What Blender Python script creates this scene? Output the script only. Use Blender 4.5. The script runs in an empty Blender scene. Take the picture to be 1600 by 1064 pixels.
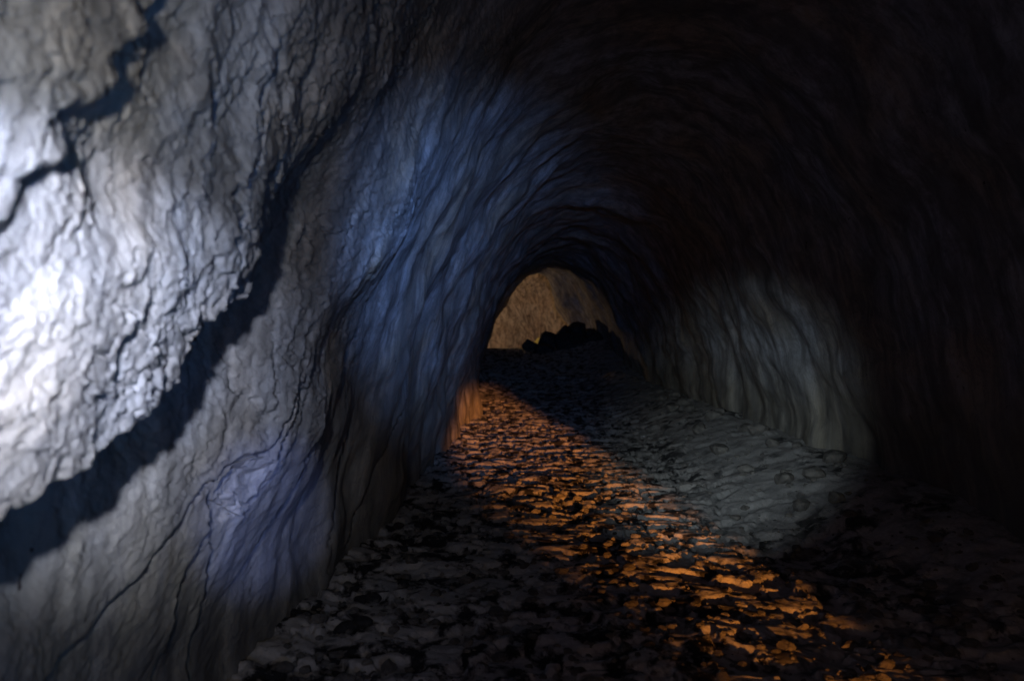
import bpy, math, random
import numpy as np
from mathutils import Vector, Matrix

random.seed(7)
scene = bpy.context.scene
C = scene.collection
R = math.radians

# ------------------------------------------------------------------ camera
EYE = 1.5
cam_d = bpy.data.cameras.new('camera')
cam = bpy.data.objects.new('camera', cam_d); C.objects.link(cam)
cam.location = (0, 0, EYE)
cam.rotation_euler = (R(90), 0, R(3.0))
cam_d.lens = 28.0; cam_d.sensor_width = 36.0
cam_d.clip_start = 0.05; cam_d.clip_end = 300
cam_d.dof.use_dof = True
cam_d.dof.focus_distance = 6.0
cam_d.dof.aperture_fstop = 1.9
scene.camera = cam

# ------------------------------------------------------------------ world, sun, torches
SUN_TAN = 0.066
sun_dir = Vector((-0.185, 1.0, -SUN_TAN)).normalized()
world = bpy.data.worlds.new('World'); scene.world = world
world.use_nodes = True
wn = world.node_tree.nodes; wl = world.node_tree.links
sky = wn.new('ShaderNodeTexSky'); sky.sky_type = 'NISHITA'; sky.sun_disc = False
sky.sun_elevation = math.atan(SUN_TAN); sky.sun_rotation = math.atan2(-sun_dir.x, -sun_dir.y)
wn['Background'].inputs['Strength'].default_value = 0.06
wl.new(sky.outputs['Color'], wn['Background'].inputs['Color'])

sd = bpy.data.lights.new('sun', 'SUN'); sd.energy = 5.0; sd.angle = R(1.3); sd.color = (1.0, 0.34, 0.06)
so = bpy.data.objects.new('sun', sd); C.objects.link(so)
so.rotation_euler = sun_dir.to_track_quat('-Z', 'Y').to_euler()

def torch(name, loc, target, energy, color, half_deg, blend=1.0, radius=0.02):
    d = bpy.data.lights.new(name, 'SPOT'); d.energy = energy; d.color = color
    d.spot_size = R(2 * half_deg); d.spot_blend = blend; d.shadow_soft_size = radius
    o = bpy.data.objects.new(name, d); C.objects.link(o); o.location = loc
    o.rotation_euler = (Vector(target) - Vector(loc)).to_track_quat('-Z', 'Y').to_euler()
    return o

# the photographer's torch at arm's length, a companion's blue headtorch, a dimmer violet one
HAND = (-0.36, 0.28, 1.74)
torch('hand_torch', HAND, (-1.14, 1.84, 1.46), 290, (0.66, 0.74, 1.0), 18, 1.0, 0.03)
torch('hand_torch_spill', (-0.36, 0.27, 1.745), (-1.50, 3.0, 1.72), 33, (0.93, 0.95, 0.94), 37, 1.0, 0.03)
torch('headtorch', (0.35, -0.6, 1.95), (-0.60, 9.0, 1.90), 1450, (0.22, 0.42, 1.0), 13.5, 1.0, 0.03)
torch('blue_shadow_fill', (0.45, -0.5, 1.0), (-1.4, 2.8, 1.75), 40, (0.17, 0.42, 1.0), 36, 1.0, 0.05)  # added wide fill that turns the shadow under the bulge blue
torch('small_torch', (0.25, 0.1, 1.45), (-1.45, 3.8, 0.66), 400, (0.22, 0.34, 1.0), 6.5, 1.0, 0.03)
torch('side_torch', (-0.6, -0.8, 1.9), (1.95, 9.6, 0.58), 1050, (0.70, 0.86, 1.0), 10.2, 1.0, 0.03)
# unseen fill light added behind the camera to lift the black level
lb = bpy.data.lights.new('black_level_fill', 'POINT'); lb.energy = 19; lb.color = (1.0, 0.70, 0.85); lb.shadow_soft_size = 0.15
lbo = bpy.data.objects.new('black_level_fill', lb); C.objects.link(lbo); lbo.location = (0.2, -2.5, 2.0)
# the lamp standing in the chamber round the bend
ld = bpy.data.lights.new('chamber_lamp', 'POINT'); ld.energy = 230; ld.color = (1.0, 0.66, 0.40); ld.shadow_soft_size = 0.1
lo = bpy.data.objects.new('chamber_lamp', ld); C.objects.link(lo); lo.location = (-4.3, 37.3, 1.9)

vs = scene.view_settings
vs.view_transform = 'Standard'; vs.look = 'None'; vs.gamma = 1.0; vs.exposure = 0.8; vs.use_curve_mapping = False
scene.render.engine = 'CYCLES'
scene.cycles.use_denoising = True; scene.cycles.denoiser = 'OPENIMAGEDENOISE'
scene.cycles.denoising_input_passes = 'RGB_ALBEDO_NORMAL'; scene.cycles.denoising_prefilter = 'ACCURATE'
scene.cycles.sample_clamp_indirect = 0.5
scene.cycles.max_bounces = 6; scene.cycles.diffuse_bounces = 4

# ------------------------------------------------------------------ noise
_rng = np.random.default_rng(11)
_perm = _rng.permutation(256).astype(np.int32); _perm = np.concatenate([_perm, _perm, _perm])
_g = _rng.normal(size=(256, 3)); _g /= np.linalg.norm(_g, axis=1)[:, None]; _g = _g.astype(np.float32)
_hr = _rng.random((256, 3)).astype(np.float32)

def perlin(x, y, z):
    x, y, z = np.broadcast_arrays(np.asarray(x, np.float32), np.asarray(y, np.float32), np.asarray(z, np.float32))
    xi = np.floor(x).astype(np.int32); yi = np.floor(y).astype(np.int32); zi = np.floor(z).astype(np.int32)
    xf = x - xi; yf = y - yi; zf = z - zi
    u = xf**3*(xf*(xf*6-15)+10); v = yf**3*(yf*(yf*6-15)+10); w = zf**3*(zf*(zf*6-15)+10)
    xi &= 255; yi &= 255; zi &= 255
    out = 0
    for dx in (0, 1):
        wx = u if dx else 1-u
        px = _perm[(xi+dx) & 255]
        for dy in (0, 1):
            wy = v if dy else 1-v
            py = _perm[px + ((yi+dy) & 255)]
            for dz in (0, 1):
                wz = w if dz else 1-w
                h = _perm[py + ((zi+dz) & 255)]
                g = _g[h]
                out = out + wx*wy*wz*(g[..., 0]*(xf-dx)+g[..., 1]*(yf-dy)+g[..., 2]*(zf-dz))
    return out*1.5

def fbm(x, y, z, octv=4, gain=0.5, lac=2.03):
    s = 0; a = 1.0; f = 1.0
    for i in range(octv):
        s = s + a*perlin(x*f+i*17.3, y*f-i*9.1, z*f+i*5.7); a *= gain; f *= lac
    return s

def worley(x, y, seed=0):
    """distances to the two nearest jittered points and an id, on a plane"""
    xi = np.floor(x).astype(np.int32); yi = np.floor(y).astype(np.int32)
    f1 = np.full(x.shape, 9.0, np.float32); f2 = f1.copy(); cid = np.zeros(x.shape, np.float32)
    for dx in (-1, 0, 1):
        for dy in (-1, 0, 1):
            cx = xi+dx; cy = yi+dy
            h = _perm[_perm[(cx+seed) & 255] + (cy & 255)]
            d = np.sqrt((cx+_hr[h, 0]-x)**2 + (cy+_hr[h, 1]-y)**2)
            nearer = d < f1
            f2 = np.where(nearer, f1, np.minimum(f2, d))
            cid = np.where(nearer, _hr[h, 2], cid)
            f1 = np.where(nearer, d, f1)
    return f1, f2, cid

def shingles(x, y, seed=0):
    """overlapping plates: each cell tilts its own way; returns height about -0.5..0.5"""
    xi = np.floor(x).astype(np.int32); yi = np.floor(y).astype(np.int32)
    f1 = np.full(x.shape, 9.0, np.float32); ht = np.zeros(x.shape, np.float32)
    for dx in (-1, 0, 1):
        for dy in (-1, 0, 1):
            cx = xi+dx; cy = yi+dy
            h = _perm[_perm[(cx+seed) & 255] + (cy & 255)]
            h2 = _perm[h+91]
            ox = x-(cx+_hr[h, 0]); oy = y-(cy+_hr[h, 1])
            d = np.sqrt(ox*ox+oy*oy)
            v = (_hr[h, 2]-0.5)*0.5 + ox*(_hr[h2, 0]-0.3)*0.9 - oy*(0.25+0.6*_hr[h2, 1])
            nearer = d < f1
            ht = np.where(nearer, v, ht); f1 = np.where(nearer, d, f1)
    return ht

def sstep(a, b, x):
    t = np.clip((x-a)/(b-a), 0, 1); return t*t*(3-2*t)

def bump1(x, c, w):
    return np.exp(-((x-c)/w)**2)

# ------------------------------------------------------------------ mesh helpers
def grid_mesh(name, P, mat, mask=None, normals=None, flip=False):
    """P: (rows, cols, 3) -> one smooth quad sheet"""
    n, m = P.shape[:2]
    idx = np.arange(n*m, dtype=np.int32).reshape(n, m)
    q = np.stack([idx[:-1, :-1], idx[:-1, 1:], idx[1:, 1:], idx[1:, :-1]], -1).reshape(-1, 4)
    if flip: q = q[:, ::-1]
    if mask is not None: q = q[mask.reshape(-1)]
    me = bpy.data.meshes.new(name)
    me.vertices.add(n*m); me.vertices.foreach_set('co', np.ascontiguousarray(P, np.float32).reshape(-1))
    me.loops.add(q.size); me.loops.foreach_set('vertex_index', np.ascontiguousarray(q, np.int32).reshape(-1))
    me.polygons.add(len(q)); me.polygons.foreach_set('loop_start', np.arange(0, q.size, 4, dtype=np.int32))
    me.polygons.foreach_set('use_smooth', np.ones(len(q), bool))
    me.update(calc_edges=True)
    if normals is not None:
        me.normals_split_custom_set_from_vertices(np.ascontiguousarray(normals, np.float32).reshape(-1, 3))
    me.materials.append(mat)
    o = bpy.data.objects.new(name, me); C.objects.link(o)
    return o

def tag(o, label, cat=None, group=None, kind=None):
    o['label'] = label
    if cat: o['category'] = cat
    if group: o['group'] = group
    if kind: o['kind'] = kind
    return o

def grid_normals(P):
    du = np.gradient(P, axis=0); dv = np.gradient(P, axis=1)
    n = np.cross(dv, du); l = np.linalg.norm(n, axis=-1, keepdims=True); l[l == 0] = 1
    return n/l

# ------------------------------------------------------------------ materials
class NT:
    def __init__(s, name):
        s.m = bpy.data.materials.new(name); s.m.use_nodes = True
        s.n = s.m.node_tree.nodes; s.l = s.m.node_tree.links
        s.b = s.n['Principled BSDF']; s.tc = s.n.new('ShaderNodeTexCoord')
    def coord(s, scale=(1, 1, 1)):
        mp = s.n.new('ShaderNodeMapping'); mp.inputs['Scale'].default_value = scale
        s.l.new(s.tc.outputs['Object'], mp.inputs['Vector']); return mp.outputs['Vector']
    def noise(s, vec, scale, detail=5, rough=0.55, dist=0.0):
        t = s.n.new('ShaderNodeTexNoise'); t.inputs['Scale'].default_value = scale
        t.inputs['Detail'].default_value = detail; t.inputs['Roughness'].default_value = rough
        t.inputs['Distortion'].default_value = dist; s.l.new(vec, t.inputs['Vector']); return t.outputs['Fac']
    def ramp(s, fac, stops):
        r = s.n.new('ShaderNodeValToRGB'); e = r.color_ramp.elements
        while len(e) < len(stops): e.new(0.5)
        for k, (p, c) in enumerate(stops):
            e[k].position = p; e[k].color = (*c, 1) if len(c) == 3 else c
        s.l.new(fac, r.inputs['Fac']); return r.outputs['Color']
    def mix(s, fac, a, b, mode='MIX'):
        x = s.n.new('ShaderNodeMix'); x.data_type = 'RGBA'; x.blend_type = mode
        for sock, v in ((x.inputs[0], fac), (x.inputs[6], a), (x.inputs[7], b)):
            if isinstance(v, (int, float)): sock.default_value = v
            elif isinstance(v, tuple): sock.default_value = (*v, 1)
            else: s.l.new(v, sock)
        return x.outputs[2]
    def bump(s, h, strength, dist, prev=None):
        b = s.n.new('ShaderNodeBump'); b.inputs['Strength'].default_value = strength; b.inputs['Distance'].default_value = dist
        s.l.new(h, b.inputs['Height'])
        if prev is not None: s.l.new(prev, b.inputs['Normal'])
        return b.outputs['Normal']

G = lambda v: (v, v, v)

def wall_material(name, pale, warm, dark, warm_amt=0.5, streak=True, film=False, bands=False):
    t = NT(name)
    o = t.coord()
    big = t.noise(o, 0.9, 5, 0.6, 0.4)
    med = t.noise(o, 4.5, 6, 0.62, 0.6)
    fine = t.noise(o, 26, 6, 0.65)
    col = t.mix(t.ramp(big, [(0.42, G(0)), (0.62, G(warm_amt))]), pale, warm)
    col = t.mix(t.ramp(med, [(0.30, G(0.75)), (0.50, G(0))]), col, dark)
    if streak:
        st = t.noise(t.coord((3.2, 3.2, 0.32)), 2.4, 5, 0.6, 0.15)
        col = t.mix(t.ramp(st, [(0.38, G(0.6)), (0.55, G(0))]), col, dark)
    col = t.mix(0.45, col, t.ramp(fine, [(0.25, G(0.35)), (0.7, G(1.0))]), 'MULTIPLY')
    if film:
        sx = t.n.new('ShaderNodeSeparateXYZ'); t.l.new(o, sx.inputs[0])
        mr = t.n.new('ShaderNodeMapRange'); t.l.new(sx.outputs['Z'], mr.inputs[0])
        mr.inputs[1].default_value = 1.35; mr.inputs[2].default_value = 0.75; mr.inputs[4].default_value = 0.8
        col = t.mix(mr.outputs[0], col, t.ramp(t.noise(t.coord((2.2, 2.2, 0.25)), 1.7, 6, 0.6, 0.3),
                    [(0.34, (0.11, 0.095, 0.065)), (0.50, (0.22, 0.195, 0.14)), (0.66, (0.34, 0.30, 0.23))]))
    # dark veins, longer than wide
    vn = t.noise(t.coord((1.6, 1.6, 0.7)), 3.2, 7, 0.62, 0.8)
    col = t.mix(t.ramp(vn, [(0.485, G(0)), (0.497, G(0.45)), (0.503, G(0.45)), (0.515, G(0))]), col, dark)
    if bands:
        bn = t.noise(t.coord((0.5, 3.0, 0.5)), 1.5, 6, 0.62, 0.35)
        col = t.mix(t.ramp(bn, [(0.40, G(0.65)), (0.58, G(0))]), col, dark)
    # sooty specks
    sp = t.noise(o, 9.0, 3, 0.5, 1.2)
    col = t.mix(t.ramp(sp, [(0.235, G(0.9)), (0.275, G(0))]), col, (0.02, 0.012, 0.01))
    t.l.new(col, t.b.inputs['Base Color'])
    t.b.inputs['Roughness'].default_value = 0.92
    t.b.inputs['Specular IOR Level'].default_value = 0.15
    n1 = t.bump(t.noise(o, 34, 8, 0.70, 0.3), 0.5, 0.014)
    n2 = t.bump(t.noise(o, 130, 5, 0.6), 0.35, 0.006, n1)
    t.l.new(n2, t.b.inputs['Normal'])
    return t.m

M_wall = wall_material('pale_coated_rock', (0.40, 0.41, 0.43), (0.38, 0.30, 0.20), (0.11, 0.105, 0.10), warm_amt=0.8, film=True, bands=True)
M_chamber = wall_material('tan_rock', (0.46, 0.40, 0.31), (0.36, 0.26, 0.17), (0.07, 0.052, 0.04))

def floor_material():
    t = NT('broken_lava_floor')
    o = t.coord()
    a = t.noise(t.coord((1.0, 0.8, 1.0)), 5.5, 6, 0.62, 0.5)
    big = t.noise(o, 0.7, 4, 0.55)
    fine = t.noise(o, 40, 6, 0.65)
    silt = t.mix(t.ramp(big, [(0.40, G(0)), (0.65, G(1))]), (0.34, 0.32, 0.29), (0.42, 0.38, 0.33))
    col = t.mix(t.ramp(a, [(0.43, G(0)), (0.52, G(1))]), (0.018, 0.017, 0.017), silt)
    sx = t.n.new('ShaderNodeSeparateXYZ'); t.l.new(o, sx.inputs[0])
    mr = t.n.new('ShaderNodeMapRange'); t.l.new(sx.outputs['X'], mr.inputs[0])
    mr.inputs[1].default_value = 0.9; mr.inputs[2].default_value = 1.9
    mm = t.n.new('ShaderNodeMath'); mm.operation = 'MULTIPLY'; t.l.new(mr.outputs[0], mm.inputs[0])
    t.l.new(t.ramp(t.noise(t.coord((1.0, 0.55, 1.0)), 1.3, 5, 0.6, 0.5), [(0.43, G(0.08)), (0.57, G(1))]), mm.inputs[1])
    col = t.mix(mm.outputs[0], col, (0.34, 0.32, 0.29))
    col = t.mix(0.5, col, t.ramp(fine, [(0.25, G(0.35)), (0.7, G(1.0))]), 'MULTIPLY')
    t.l.new(col, t.b.inputs['Base Color'])
    t.b.inputs['Roughness'].default_value = 0.85
    t.b.inputs['Specular IOR Level'].default_value = 0.2
    n1 = t.bump(t.noise(o, 45, 7, 0.65), 0.5, 0.012)
    t.l.new(n1, t.b.inputs['Normal'])
    return t.m
M_floor = floor_material()

def rock_material(name, c1, c2, scale=6):
    t = NT(name)
    o = t.coord()
    a = t.noise(o, scale, 6, 0.65, 0.3)
    col = t.ramp(a, [(0.32, c1), (0.66, c2)])
    t.l.new(col, t.b.inputs['Base Color'])
    t.b.inputs['Roughness'].default_value = 0.85
    t.b.inputs['Specular IOR Level'].default_value = 0.25
    t.l.new(t.bump(t.noise(o, scale*5, 7, 0.65), 0.6, 0.03), t.b.inputs['Normal'])
    return t.m
M_basalt = rock_material('dark_basalt', (0.012, 0.011, 0.011), (0.035, 0.032, 0.030))
M_stone = rock_material('dusty_stone', (0.04, 0.037, 0.033), (0.15, 0.135, 0.115), 9)
M_cinder = rock_material('black_cinder', (0.010, 0.009, 0.009), (0.045, 0.042, 0.040), 14)

# ------------------------------------------------------------------ tunnel shape
KY = np.array([-9.0, -4.0, 0.0, 4.5, 8.0, 11.0, 18.0, 26.0, 31.0, 33.5, 35.0, 37.0, 40.0, 43.0, 45.0])
KL = np.array([-1.9, -1.6, -1.42, -1.42, -1.40, -1.44, -1.86, -2.5, -2.8, -2.95, -4.2, -6.6, -7.4, -6.4, -4.6])
KR = np.array([5.2, 4.1, 3.05, 2.85, 2.80, 2.76, 2.60, 2.2, 1.85, 1.75, 2.6, 4.4, 5.0, 4.4, 3.0])
KH = np.array([4.2, 4.0, 3.8, 3.75, 3.7, 3.7, 3.8, 4.1, 4.35, 4.45, 4.9, 6.0, 6.6, 6.2, 5.2])
def smooth_interp(y, K, V):
    yy = np.linspace(K[0], K[-1], 1200); v = np.interp(yy, K, V)
    k = np.hanning(31); k /= k.sum()
    v = np.convolve(np.pad(v, 15, mode='edge'), k, 'valid')
    return np.interp(y, yy, v)
def tunnel(y):
    return smooth_interp(y, KY, KL), smooth_interp(y, KY, KR), smooth_interp(y, KY, KH)

def floor_base(x, y):
    z = 1.16*sstep(19.5, 32.0, y) - 0.9*sstep(33.5, 37.0, y)
    xb = np.interp(y, [0, 4, 7, 12, 24, 30], [2.6, 1.9, 1.15, 1.05, 0.7, 0.5])
    z = z + 0.40*sstep(0.0, 1.5, x-xb)*sstep(2.5, 6.0, y)*(1-sstep(28, 34, y))
    z = z + 0.40*np.exp(-(((x-1.2)/1.1)**2 + ((y-30.0)/2.2)**2))
    xl, xr, h = tunnel(y)
    z = z + 0.03*np.exp(-((x-xl)/0.22)**2)*(1-sstep(25, 30, y))
    return z

def floor_height(x, y, fine=True):
    z = floor_base(x, y)
    z = z + 0.028*fbm(x*0.9, y*0.8, 3.1, 3)
    if fine:
        wx = 0.35*perlin(x*3.0, y*2.4, 8.8); wy = 0.35*perlin(x*3.0, y*2.4, 18.8)
        r = fbm(x*4.4+wx*2, y*6.4+wy*2, 1.7, 4, 0.55)
        plate = sstep(-0.16, 0.06, r)                      # flat broken plates with pits between them
        amp = 0.029 + 0.010*perlin(x*0.6, y*0.6, 7.7)
        edge = 1 - 0.75*sstep(0.2, 0.9, x-np.interp(y, [0, 4, 7, 12, 24], [2.6, 1.9, 1.15, 1.05, 0.7]))
        z = z + (amp*plate + 0.010*r)*edge
        z = z + sstep(8, 13, y)*(1-sstep(26, 30, y))*0.030*fbm(x*2.3, y*3.0, 5.1, 2)
        z = z + 0.005*fbm(x*20, y*24, 4.4, 3)
        rub = sstep(0.9, 1.7, x - np.interp(y, [0, 8, 24], [1.2, 0.7, 0.3]))
        z = z + rub*0.03*np.maximum(fbm(x*3.3, y*3.0, 12.2, 4), -0.2)
    return z

# ------------------------------------------------------------------ rock skin of the tunnel
y_back = np.linspace(-9.0, 1.0, 60, endpoint=False)
y_near = 1.0/np.linspace(1/1.0, 1/7.0, 560, endpoint=False)
y_far = np.exp(np.linspace(math.log(7.0), math.log(34.0), 330, endpoint=False))
y_end = np.linspace(34.0, 45.0, 70)
YS = np.concatenate([y_back, y_near, y_far, y_end])
t_l = np.linspace(0.0, 1.12, 520, endpoint=False)
t_c = np.linspace(1.12, 2.15, 190, endpoint=False)
t_r = np.linspace(2.15, math.pi, 180)
TS = np.concatenate([t_l, t_c, t_r])
nY, nT = len(YS), len(TS)
xl, xr, hh = tunnel(YS)
Y, T = np.meshgrid(YS, TS, indexing='ij')
cx = ((xl+xr)/2)[:, None]; ax = ((xr-xl)/2)[:, None]
B = np.empty((nY, nT, 3))
B[..., 0] = cx - ax*np.cos(T); B[..., 1] = Y; B[..., 2] = (hh[:, None]+0.35)*np.sin(T) - 0.35
# the chamber closes with a rounded back
endf = np.clip((YS-42.0)/3.0, 0, 1)[:, None]
B[..., 0] = cx + (B[..., 0]-cx)*np.sqrt(1-0.98*endf**2); B[..., 2] *= np.sqrt(1-0.9*endf**2)
seg = np.linalg.norm(np.diff(B, axis=1), axis=2)
A = np.concatenate([np.zeros((nY, 1)), np.cumsum(seg, 1)], 1)      # arc length from the left foot
N = grid_normals(B)
inward = np.stack([cx-B[..., 0], 0*Y, 1.4-B[..., 2]], -1)
sgn = np.sign((N*inward).sum(-1, keepdims=True)); sgn[sgn == 0] = 1
N = N*sgn
X0, Z0 = B[..., 0], B[..., 2]
f32 = lambda a: a.astype(np.float32)
x, y, z, a = f32(X0), f32(Y), f32(Z0), f32(A)

# polylines on the left wall, as (y, z): cracks and steps of the rock
def polyline_dist(pts):
    best = np.full(y.shape, 9.0, np.float32); side = np.zeros(y.shape, np.float32)
    for (y0, z0), (y1, z1) in zip(pts[:-1], pts[1:]):
        dy, dz = y1-y0, z1-z0; L2 = dy*dy+dz*dz
        tt = np.clip(((y-y0)*dy+(z-z0)*dz)/L2, 0, 1)
        d = np.hypot(y-(y0+tt*dy), z-(z0+tt*dz))
        cr = (y-y0)*dz-(z-z0)*dy
        side = np.where(d < best, np.sign(cr), side); best = np.minimum(best, d)
    return best, side

near_l = (1-sstep(1.0, 1.3, T))                          # left flank
nearness = 1-0.85*sstep(2.6, 6.0, y)-0.15*sstep(6, 10, y)
low = 1-sstep(0.6, 1.35, z-0.10*(y-2))
d = (0.10+0.05*sstep(3, 8, y))*fbm(x*0.75, y*0.55, z*0.75, 3)
d = d + 0.026*fbm(x*2.2, y*1.8, z*2.0, 3)
# flow bands that run round the vault
sh = y + 0.20*a
warp = 0.5*perlin(y*0.5, a*0.4, 2.2)
far_w = sstep(2.5, 6.0, y)
d = d + (0.25+0.75*far_w)*0.06*fbm(sh*0.75+warp*1.3, a*0.32, 5.5, 2)
band = sstep(-0.25, 0.45, fbm(y*0.45, a*0.6, 7.7, 2))
d = d + (0.1+0.9*far_w)*0.014*fbm(sh*2.0+warp*2.5, a*0.5, 9.5, 2)*(0.3+0.9*band)
d = d + far_w*0.006*fbm(sh*6.5+warp*4, a*1.1, 19.5, 2)*band + far_w*0.012*fbm(x*3.5, y*2.5, z*3.5, 3)
# brows of the ceiling
for yb, am, wd in ((12.8, 0.16, 0.9), (15.5, 0.14, 0.8), (19.5, 0.12, 1.2)):
    yb2 = yb + 0.9*perlin(a*0.4, yb, 0.3) + 0.25*perlin(a*1.7, yb, 4.3)
    prof = sstep(yb2-wd*1.6, yb2, y)*(1-sstep(yb2, yb2+wd*0.4, y))
    d = d + am*prof*sstep(0.75, 1.2, T)*(1-sstep(1.9, 2.4, T))*sstep(-0.1, 0.5, perlin(a*0.8, yb, 1.1))
# overlapping plates, longer than wide
wv = 0.22*fbm(x*2, y*2, z*2, 2); wv2 = 0.22*fbm(x*2+9, y*2, z*2, 2)
wf = 0.12*fbm(x*16, y*16, z*16, 2)
pl = sstep(-0.30, 0.40, fbm(x*1.6, y*1.6, z*1.6, 2)+0.12)
flake_amt = nearness*near_l*(1-0.85*low)*(0.25+0.75*pl)
d = d + 0.022*flake_amt*shingles((y+0.30*(a-1.5))*5.0+wv*1.5+wf, a*3.2+wv2*1.5+wf, 3)
d = d + 0.016*flake_amt*shingles((y+0.30*(a-1.5))*12+wv*3+wf*2, a*7.5+wv2*3+wf*2, 40)
d = d + 0.009*nearness*near_l*(1-0.7*low)*shingles((y+0.25*(a-1.5))*26+wv*5+wf*3, a*18+wv2*5+wf*3, 90)
d = d + 0.005*nearness*near_l*(1-0.5*low)*shingles((y+0.20*(a-1.5))*52+wv*8+wf*5, a*38+wv2*8+wf*5, 150)
# long hanging cracks
f1, f2, cid = worley((y+0.35*(a-1.5))*2.4+wv*2.5+wf, a*1.0+wv2*2+wf, 120)
d = d - nearness*near_l*(1-0.9*low)*0.024*np.exp(-((f2-f1)/0.022)**2)*pl
# vertical run-off grooves low on the wall
d = d + low*near_l*(0.012*fbm(y*2.6, z*0.40, 3.7, 2) + 0.003*fbm(y*13, z*1.0, 13.7, 3))
d = d + 0.006*fbm(x*11, y*11, z*11, 3)*(0.5+0.5*nearness) + 0.0035*fbm(x*40, y*40, z*40, 2)*nearness
foot = sstep(12.0, 15.6, y)*(1-sstep(15.6, 16.1, y))
d = d + near_l*0.24*foot*(1-sstep(-0.1, 0.95, z+0.25*perlin(y*1.3, z*1.3, 3.3)))
# pointed arch where the tunnel meets the chamber
arch = np.exp(-((y-32.8)/1.6)**2)
d = d + arch*(0.25*np.exp(-((T-0.95)/0.33)**2) + 0.85*np.exp(-((T-2.20)/0.42)**2) + 0.55*np.exp(-((T-2.75)/0.35)**2))
# rougher rock in the chamber
ch = sstep(33.8, 35.5, y)
d = d + ch*(0.16*fbm(x*0.6, y*0.6, z*0.5, 4) + 0.20*np.maximum(fbm(x*1.6+z*0.7, y*1.6, z*0.5, 4), -0.25))

# overhanging bulge beside the camera with its ragged lower lip
ez = np.interp(y, [0.0, 1.0, 1.58, 1.86, 2.05, 2.12, 2.30, 2.56, 2.94, 3.4, 4.2, 6.0], [0.5, 0.85, 1.20, 1.29, 1.38, 1.56, 1.63, 1.72, 1.87, 2.0, 2.25, 2.7])
ez = ez + 0.045*fbm(y*4, 0*y, 2.5, 3) + 0.02*perlin(y*17, z*0, 6.0)
bamp = np.interp(y, [0.0, 1.2, 2.2, 2.45, 2.65, 2.8, 5.5], [0.20, 0.20, 0.21, 0.17, 0.05, 0.0, 0.0])
up = z-ez
d = d - near_l*np.interp(y, [0, 1.7, 2.1, 2.5, 2.8, 3.1], [0.13, 0.13, 0.20, 0.15, 0.04, 0.0])*sstep(-0.75, -0.12, up)*(1-sstep(-0.015, 0.05, up))
bup = np.interp(y, [0.0, 1.2, 2.1, 3.0, 3.8, 4.6], [0.20, 0.20, 0.21, 0.10, 0.03, 0.0])
fade = 1-0.75*sstep(0.75, 1.6, up)
d = d + near_l*bamp*sstep(-0.015, 0.05, up)*fade
d = d + near_l*(bup-bamp)*sstep(0.0, 0.75, up)*fade
# the wall swells out again just beyond the bulge
d = d + near_l*0.15*np.exp(-((y-3.75-0.25*(z-1.7))/np.where(y < 3.75, 0.62, 1.9))**2)*sstep(0.2, 1.4, z)*(1-sstep(2.2, 3.2, z))
# a lump at the near end of the bulge that throws its shadow across the hollow beyond it
ly = np.interp(z, [1.70, 1.78, 1.85, 2.05, 2.20, 2.6], [1.25, 1.40, 1.46, 1.56, 1.66, 1.9]) + 0.13*fbm(y*6, z*7, 8.1, 3)
ly = ly - 0.13
d = d + near_l*0.075*(1-sstep(ly-0.09, ly+0.09, y))*sstep(1.45, 2.0, z+0.10*fbm(y*5, z*5, 2.2, 2))
hol = sstep(1.35, 0.2, np.hypot((y-1.76-0.3*(z-1.98))/0.30, (z-1.98)/0.30)+0.4*fbm(x*4, y*4, z*4, 3))
d = d - near_l*0.075*hol

# long cracks and the spalled patch of the lower wall
CR = [
    ([(3.42, 1.33), (3.30, 1.22), (3.18, 1.08), (2.85, 1.02), (2.75, 0.95), (2.62, 0.85), (2.5, 0.74), (2.28, 0.62), (2.05, 0.52)], 0.030, 0.022),
    ([(3.48, 1.30), (3.35, 1.18), (3.26, 1.03), (3.22, 0.88)], 0.020, 0.014),
    ([(3.22, 0.88), (3.16, 0.84), (2.98, 0.90), (2.88, 0.97)], 0.015, 0.012),
    ([(2.88, 0.80), (2.84, 0.70), (2.78, 0.58), (2.76, 0.45)], 0.016, 0.014),
    ([(4.9, 1.05), (4.85, 0.75), (4.75, 0.45), (4.72, 0.15)], 0.022, 0.05),
    ([(6.2, 1.0), (5.7, 0.55), (5.3, 0.1)], 0.022, 0.05),
    ([(3.0, 0.62), (3.05, 0.5), (3.0, 0.3), (3.02, 0.1)], 0.012, 0.012),
    ([(3.75, 1.0), (3.70, 0.8), (3.55, 0.62), (3.45, 0.55)], 0.014, 0.012),
]
jag_y = 0.03*fbm(y*9, z*9, 1.5, 2); jag_z = 0.03*fbm(y*9+7, z*9, 1.5, 2)
y_keep, z_keep = y, z
y, z = y+jag_y, z+jag_z
for pts, wd, dep in CR:
    dist, side = polyline_dist(pts)
    d = d - near_l*0.6*dep*np.exp(-(dist/(wd*0.5))**2)
    d = d + near_l*side*0.014*np.exp(-dist/0.14)*sstep(0.0, 0.012, dist)
# spalled square patch
py, pz = y-3.06, z-0.93
patch = sstep(1.0, 0.86, np.maximum(np.abs(py+0.3*pz)/0.17, np.abs(pz-0.1*py)/0.115))
ff1, ff2, fid = worley(py*13+3, pz*13+8, 60)
d = d + near_l*patch*(-0.025+0.028*(fid-0.4)*sstep(0.0, 0.2, ff2-ff1))
y, z = y_keep, z_keep
# keep the light's way in free behind the camera
d = np.where(y < 0.8, np.minimum(d, 0.12), d)

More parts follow.
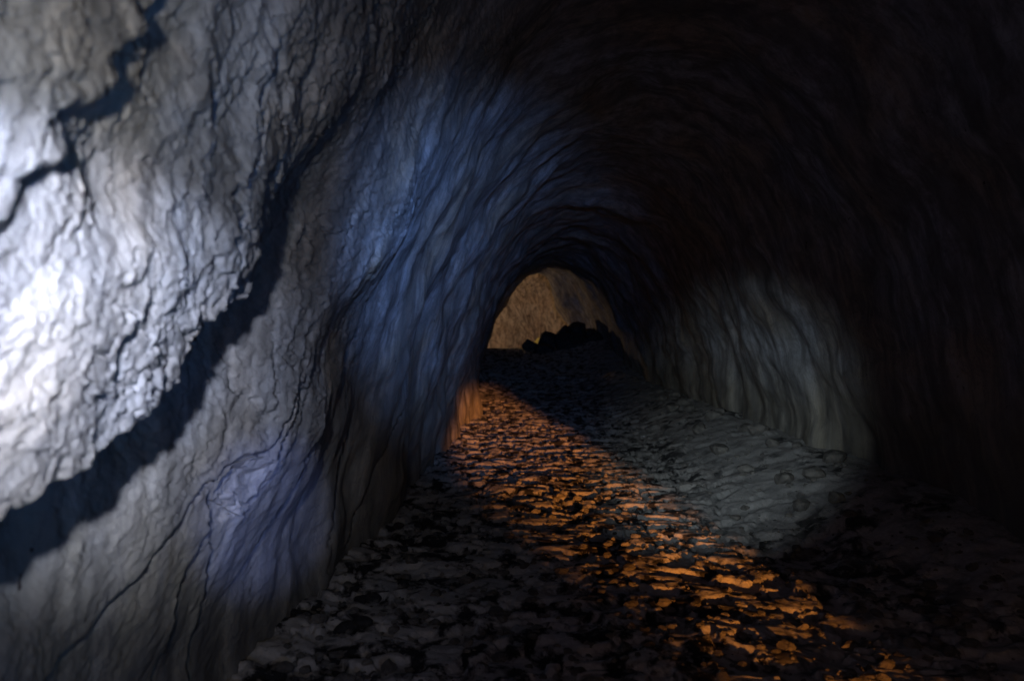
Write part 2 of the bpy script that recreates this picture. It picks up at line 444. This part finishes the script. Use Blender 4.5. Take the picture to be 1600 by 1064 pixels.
P = B + N*d[..., None]
Nn = grid_normals(P)
Nn = Nn*np.sign((Nn*N).sum(-1, keepdims=True)+1e-9)
iy = int(np.searchsorted(YS, 34.0)); il, ic = len(t_l), len(t_l)+len(t_c)
def piece(name, r0, r1, c0, c1, mat, label, cat):
    o = grid_mesh(name, P[r0:r1, c0:c1], mat, normals=Nn[r0:r1, c0:c1], flip=True)
    return tag(o, label, cat, kind='structure')
wall_l = piece('cave_wall_left', 0, iy+1, 0, il+1, M_wall, 'pale flaking rock wall with an overhanging bulge and a deep shadow below it', 'cave wall')
ceil_o = piece('cave_ceiling', 0, iy+1, il, ic+1, M_wall, 'dark vaulted rock ceiling with blue-lit curved flow bands', 'cave ceiling')
wall_r = piece('cave_wall_right', 0, iy+1, ic, nT, M_wall, 'dim grey rock wall rising behind the sloping silt bank', 'cave wall')
cham = piece('chamber_wall', iy, nY, 0, nT, M_chamber, 'tan lamplit rock wall seen through the far arched opening', 'cave wall')

# the spalled slab that stands proud between the cracks of the left wall
def wall_point(yy, zz):
    k = np.argmin((P[:, :il, 1]-yy)**2 + (P[:, :il, 2]-zz)**2); return P[:, :il].reshape(-1, 3)[k]
outline = [(2.86, 0.985), (2.97, 1.035), (3.10, 1.04), (3.25, 1.005), (3.27, 0.93), (3.22, 0.83), (3.13, 0.80), (3.05, 0.845), (2.93, 0.90)]
inner = [(2.93, 0.975), (2.99, 1.00), (3.09, 1.005), (3.20, 0.98), (3.215, 0.925), (3.18, 0.86), (3.13, 0.845), (3.07, 0.88), (2.97, 0.925)]
core = [(3.02, 0.965), (3.12, 0.965), (3.15, 0.91), (3.07, 0.92)]
sv = []
rk = np.random.default_rng(5)
for ring, lift, jit in ((outline, -0.04, 0.0), (outline, 0.012, 0.006), (inner, 0.004, 0.012), (core, -0.010, 0.016)):
    for (yy, zz) in ring:
        w = wall_point(yy, zz)
        sv.append((w[0]+lift+rk.uniform(-jit, jit), yy+rk.uniform(-0.4, 0.4)*jit, zz+rk.uniform(-0.4, 0.4)*jit))
n9 = len(outline); sf = []
for k in range(n9):
    k2 = (k+1) % n9
    sf += [(k, k2, n9+k2, n9+k), (n9+k, n9+k2, 2*n9+k2), (n9+k, 2*n9+k2, 2*n9+k)]
cmap = [0, 0, 1, 1, 2, 2, 2, 3, 3]
for k in range(n9):
    k2 = (k+1) % n9; c0 = 3*n9+cmap[k]; c1 = 3*n9+cmap[k2]
    sf.append((2*n9+k, 2*n9+k2, c1))
    if c0 != c1: sf.append((2*n9+k, c1, c0))
sf.append((3*n9, 3*n9+1, 3*n9+2, 3*n9+3))
sme = bpy.data.meshes.new('rock_slab'); sme.from_pydata([tuple(map(float, q)) for q in sv], [], sf); sme.materials.append(M_wall); sme.update()
import bmesh
bm = bmesh.new(); bm.from_mesh(sme)
bmesh.ops.triangulate(bm, faces=bm.faces[:])
bmesh.ops.subdivide_edges(bm, edges=bm.edges[:], cuts=5, use_grid_fill=True)
vc = np.array([v.co[:] for v in bm.verts], np.float32)
off_ = 0.010*fbm(vc[:, 0]*14, vc[:, 1]*14, vc[:, 2]*14, 4) + 0.012*shingles(vc[:, 1]*22, vc[:, 2]*22, 7)
for v, o_ in zip(bm.verts, off_): v.co.x += float(o_)
bm.to_mesh(sme); bm.free()
slab = bpy.data.objects.new('rock_slab', sme); C.objects.link(slab); slab.parent = wall_l
slab['label'] = 'paler squarish spalled slab of rock between two cracks'

# unseen occluder added behind the camera, its gap shaped to cut the sun streak
gx = np.linspace(-3.2, 6.2, 150); gz = np.linspace(-0.6, 5.2, 100)
GX, GZ = np.meshgrid(gx, gz, indexing='ij')
GY = -8.9 + 0.15*fbm(GX*0.8, GZ*0.8, 4.0, 4)
PB = np.stack([GX, GY, GZ], -1)
mx = (GX[:-1, :-1]+GX[1:, 1:])/2; mz = (GZ[:-1, :-1]+GZ[1:, 1:])/2*0.909
gl = np.interp(mz, [0.6, 0.7, 0.8, 0.9, 1.0, 1.14, 1.3, 1.6, 2.0], [3.55, 3.50, 3.35, 2.95, 2.6, 2.28, 2.2, 2.5, 2.7]) + 0.10*fbm(mz*2, mx*0, 0.5, 2)
gapx = (mx > gl) & (mx < np.interp(mz, [0.6, 0.8, 0.95, 1.14, 1.5], [3.70, 3.80, 3.92, 4.1, 4.25])+0.10*fbm(mz*2, mx*0, 3.5, 2))
gapz = (mz > 0.76) & (mz < 1.92+0.10*fbm(mx*2.3, mz*0, 5.5, 3))
bw = grid_mesh('sun_gap_wall', PB, M_wall, mask=~(gapx & gapz))
tag(bw, 'unseen rock wall added behind the camera, its gap shaped for the sun streak', 'cave wall', kind='structure')

# ------------------------------------------------------------------ floor
fy = np.concatenate([np.linspace(-9.4, 2.2, 40, endpoint=False), 1/np.linspace(1/2.2, 1/9.0, 420, endpoint=False),
                     np.exp(np.linspace(math.log(9.0), math.log(34.0), 230, endpoint=False)), np.linspace(34, 45.6, 30)])
fu = np.linspace(0, 1, 460)
fxl, fxr, _ = tunnel(fy)
FX = (fxl-0.45)[:, None] + (fxr-fxl+0.9)[:, None]*fu[None, :]
FY = np.repeat(fy[:, None], len(fu), 1)
FZ = floor_height(f32(FX), f32(FY))
floor = grid_mesh('cave_floor', np.stack([FX, FY, FZ], -1), M_floor, flip=True)
tag(floor, 'dark broken lava floor with a streak of orange evening light', 'cave floor', kind='structure')

# ------------------------------------------------------------------ loose rocks
def ico(level):
    import bmesh
    bm = bmesh.new(); bmesh.ops.create_icosphere(bm, subdivisions=level, radius=1.0)
    v = np.array([p.co[:] for p in bm.verts]); f = [[q.index for q in p.verts] for p in bm.faces]; bm.free()
    return v, f
ICO = {k: ico(k) for k in (1, 2, 4)}

def rock_mesh(seed, size, level=4, rough=0.06, planes=16, squash=1.0):
    rng = np.random.default_rng(seed)
    v, f = ICO[level]
    n = rng.normal(size=(planes, 3)); n /= np.linalg.norm(n, axis=1)[:, None]
    dd = rng.uniform(0.62, 0.95, planes)
    dots = v @ n.T
    with np.errstate(divide='ignore'):
        r = np.where(dots > 0.05, dd/np.maximum(dots, 0.05), 9).min(1)
    r = np.minimum(r, 1.15)
    p = v*r[:, None]
    s = seed*3.7
    nn = fbm(p[:, 0]*2.2+s, p[:, 1]*2.2, p[:, 2]*2.2, 4)
    p = p*(1+rough*nn[:, None])
    p = p*np.array([size[0], size[1], size[2]])/2
    return p, f

def rock(name, seed, loc, size, rz, mat, label, cat, group=None, level=4):
    p, f = rock_mesh(seed, size, level)
    me = bpy.data.meshes.new(name); me.from_pydata(p.tolist(), [], f); me.materials.append(mat); me.update()
    if level >= 4: me.polygons.foreach_set('use_smooth', np.ones(len(me.polygons), bool))
    o = bpy.data.objects.new(name, me); C.objects.link(o)
    o.location = loc; o.rotation_euler = (0, 0, rz)
    return tag(o, label, cat, group)

def fz(xx, yy):
    return float(floor_height(np.array([xx], np.float32), np.array([yy], np.float32))[0])

GP = 'boulders of the dark rubble pile before the chamber'
PILE = [
    # x, y, top z, width, depth, height, label
    (-0.86, 30.2, 1.50, 0.70, 0.6, 0.70, 'small rounded boulder at the low outer end of the dark rubble pile'),
    (-0.16, 30.1, 1.86, 0.72, 0.8, 0.95, 'boulder stepping up from the low end of the dark rubble pile'),
    (0.34, 30.3, 1.99, 0.80, 0.8, 1.00, 'broad sloping boulder in the middle of the rubble pile crest'),
    (0.92, 30.0, 2.29, 0.74, 0.8, 1.10, 'blocky flat-topped boulder, tallest on the rubble pile'),
    (1.32, 30.5, 2.04, 0.55, 0.6, 0.90, 'sunken boulder in the notch beside the tallest block of the pile'),
    (1.86, 30.1, 2.32, 0.95, 0.8, 1.30, 'pointed boulder wedged between the rubble pile and the side wall'),
    (-0.35, 29.2, 1.42, 0.80, 0.8, 0.75, 'dark boulder low at the foot of the rubble pile'),
    (0.55, 29.1, 1.72, 1.05, 0.9, 1.00, 'wide dark boulder in front of the tallest block of the pile'),
    (1.40, 29.0, 1.80, 0.95, 0.9, 1.10, 'dark boulder leaning at the pile foot near the side wall'),
]
for k, (bx, by, top, w, dp, ht, lab) in enumerate(PILE):
    rock('boulder', 100+k, (bx, by, top-ht*0.45), (w*1.18, dp, ht), 0.4*k, M_basalt, lab, 'boulder', GP)

# stones at the foot of the far side wall and on the bank
GS = 'loose stones along the foot of the side wall'
rs = random.Random(3)
for k in range(22):
    yy = 6.4 + 9.5*(k/21.0)**1.3 + rs.uniform(-0.15, 0.15)
    l_, r_, _h = tunnel(np.array([yy]))
    xx = float(r_[0]) - 0.22 - rs.uniform(0.0, 0.75)
    s = rs.uniform(0.10, 0.26)
    zz = fz(xx, yy)
    rock('stone', 300+k, (xx, yy, zz+s*0.15), (s*rs.uniform(0.9, 1.4), s, s*rs.uniform(0.6, 0.9)), rs.uniform(0, 6), M_stone,
         'small dusty stone lying on the silt bank along the foot of the dim side wall', 'stone', GS, level=2)

# a few cinders that lie against the foot of the near wall
GC = 'black cinders along the foot of the pale wall'
for k in range(12):
    yy = rs.uniform(3.4, 7.0)
    l_, r_, _h = tunnel(np.array([yy]))
    xx = float(l_[0]) + rs.uniform(0.18, 0.75)
    s = rs.uniform(0.05, 0.11)
    rock('cinder', 500+k, (xx, yy, fz(xx, yy)+s*0.12), (s*1.3, s, s*0.7), rs.uniform(0, 6), M_cinder,
         'black cinder lying on the floor close to the foot of the pale wall', 'stone', GC, level=2)

# gravel: far too many to count
gv, gf = [], []
vbase, fbase = ICO[1]
off = 0
for k in range(3200):
    yy = 1/rs.uniform(1/17.0, 1/3.0)
    l_, r_, _h = tunnel(np.array([yy]))
    xx = rs.uniform(float(l_[0])+0.12, float(r_[0])-0.15)
    s = (rs.choice((0.005, 0.007, 0.010, 0.016)) if k < 2700 else rs.choice((0.02, 0.026, 0.034)))*rs.uniform(0.8, 1.3)
    gv.append((xx, yy, s, rs.uniform(0, 6.28)))
gx_ = np.array([g[0] for g in gv], np.float32); gy_ = np.array([g[1] for g in gv], np.float32)
gz_ = floor_height(gx_, gy_)
allv, allf = [], []
off = 0
for k, (xx, yy, s, rz) in enumerate(gv):
    if s < 0.019:
        j = 1+0.28*np.random.default_rng(k).normal(size=(len(vbase), 1)); v = vbase*j*np.array([s*1.25, s, s*0.65]); fcs = fbase
    else:
        v, fcs = rock_mesh(2000+k, (s*2.5, s*2, s*1.4), 2, planes=12)
    c_, s_ = math.cos(rz), math.sin(rz)
    v = np.stack([v[:, 0]*c_-v[:, 1]*s_+xx, v[:, 0]*s_+v[:, 1]*c_+yy, v[:, 2]+gz_[k]+s*0.2], 1)
    allv.append(v); allf.append(np.array(fcs)+off); off += len(v)
me = bpy.data.meshes.new('gravel'); me.from_pydata(np.concatenate(allv).tolist(), [], np.concatenate(allf).tolist())
me.materials.append(M_stone); me.update()
go = bpy.data.objects.new('gravel', me); C.objects.link(go)
tag(go, 'scattered loose gravel chips on the broken lava floor', 'gravel', kind='stuff')
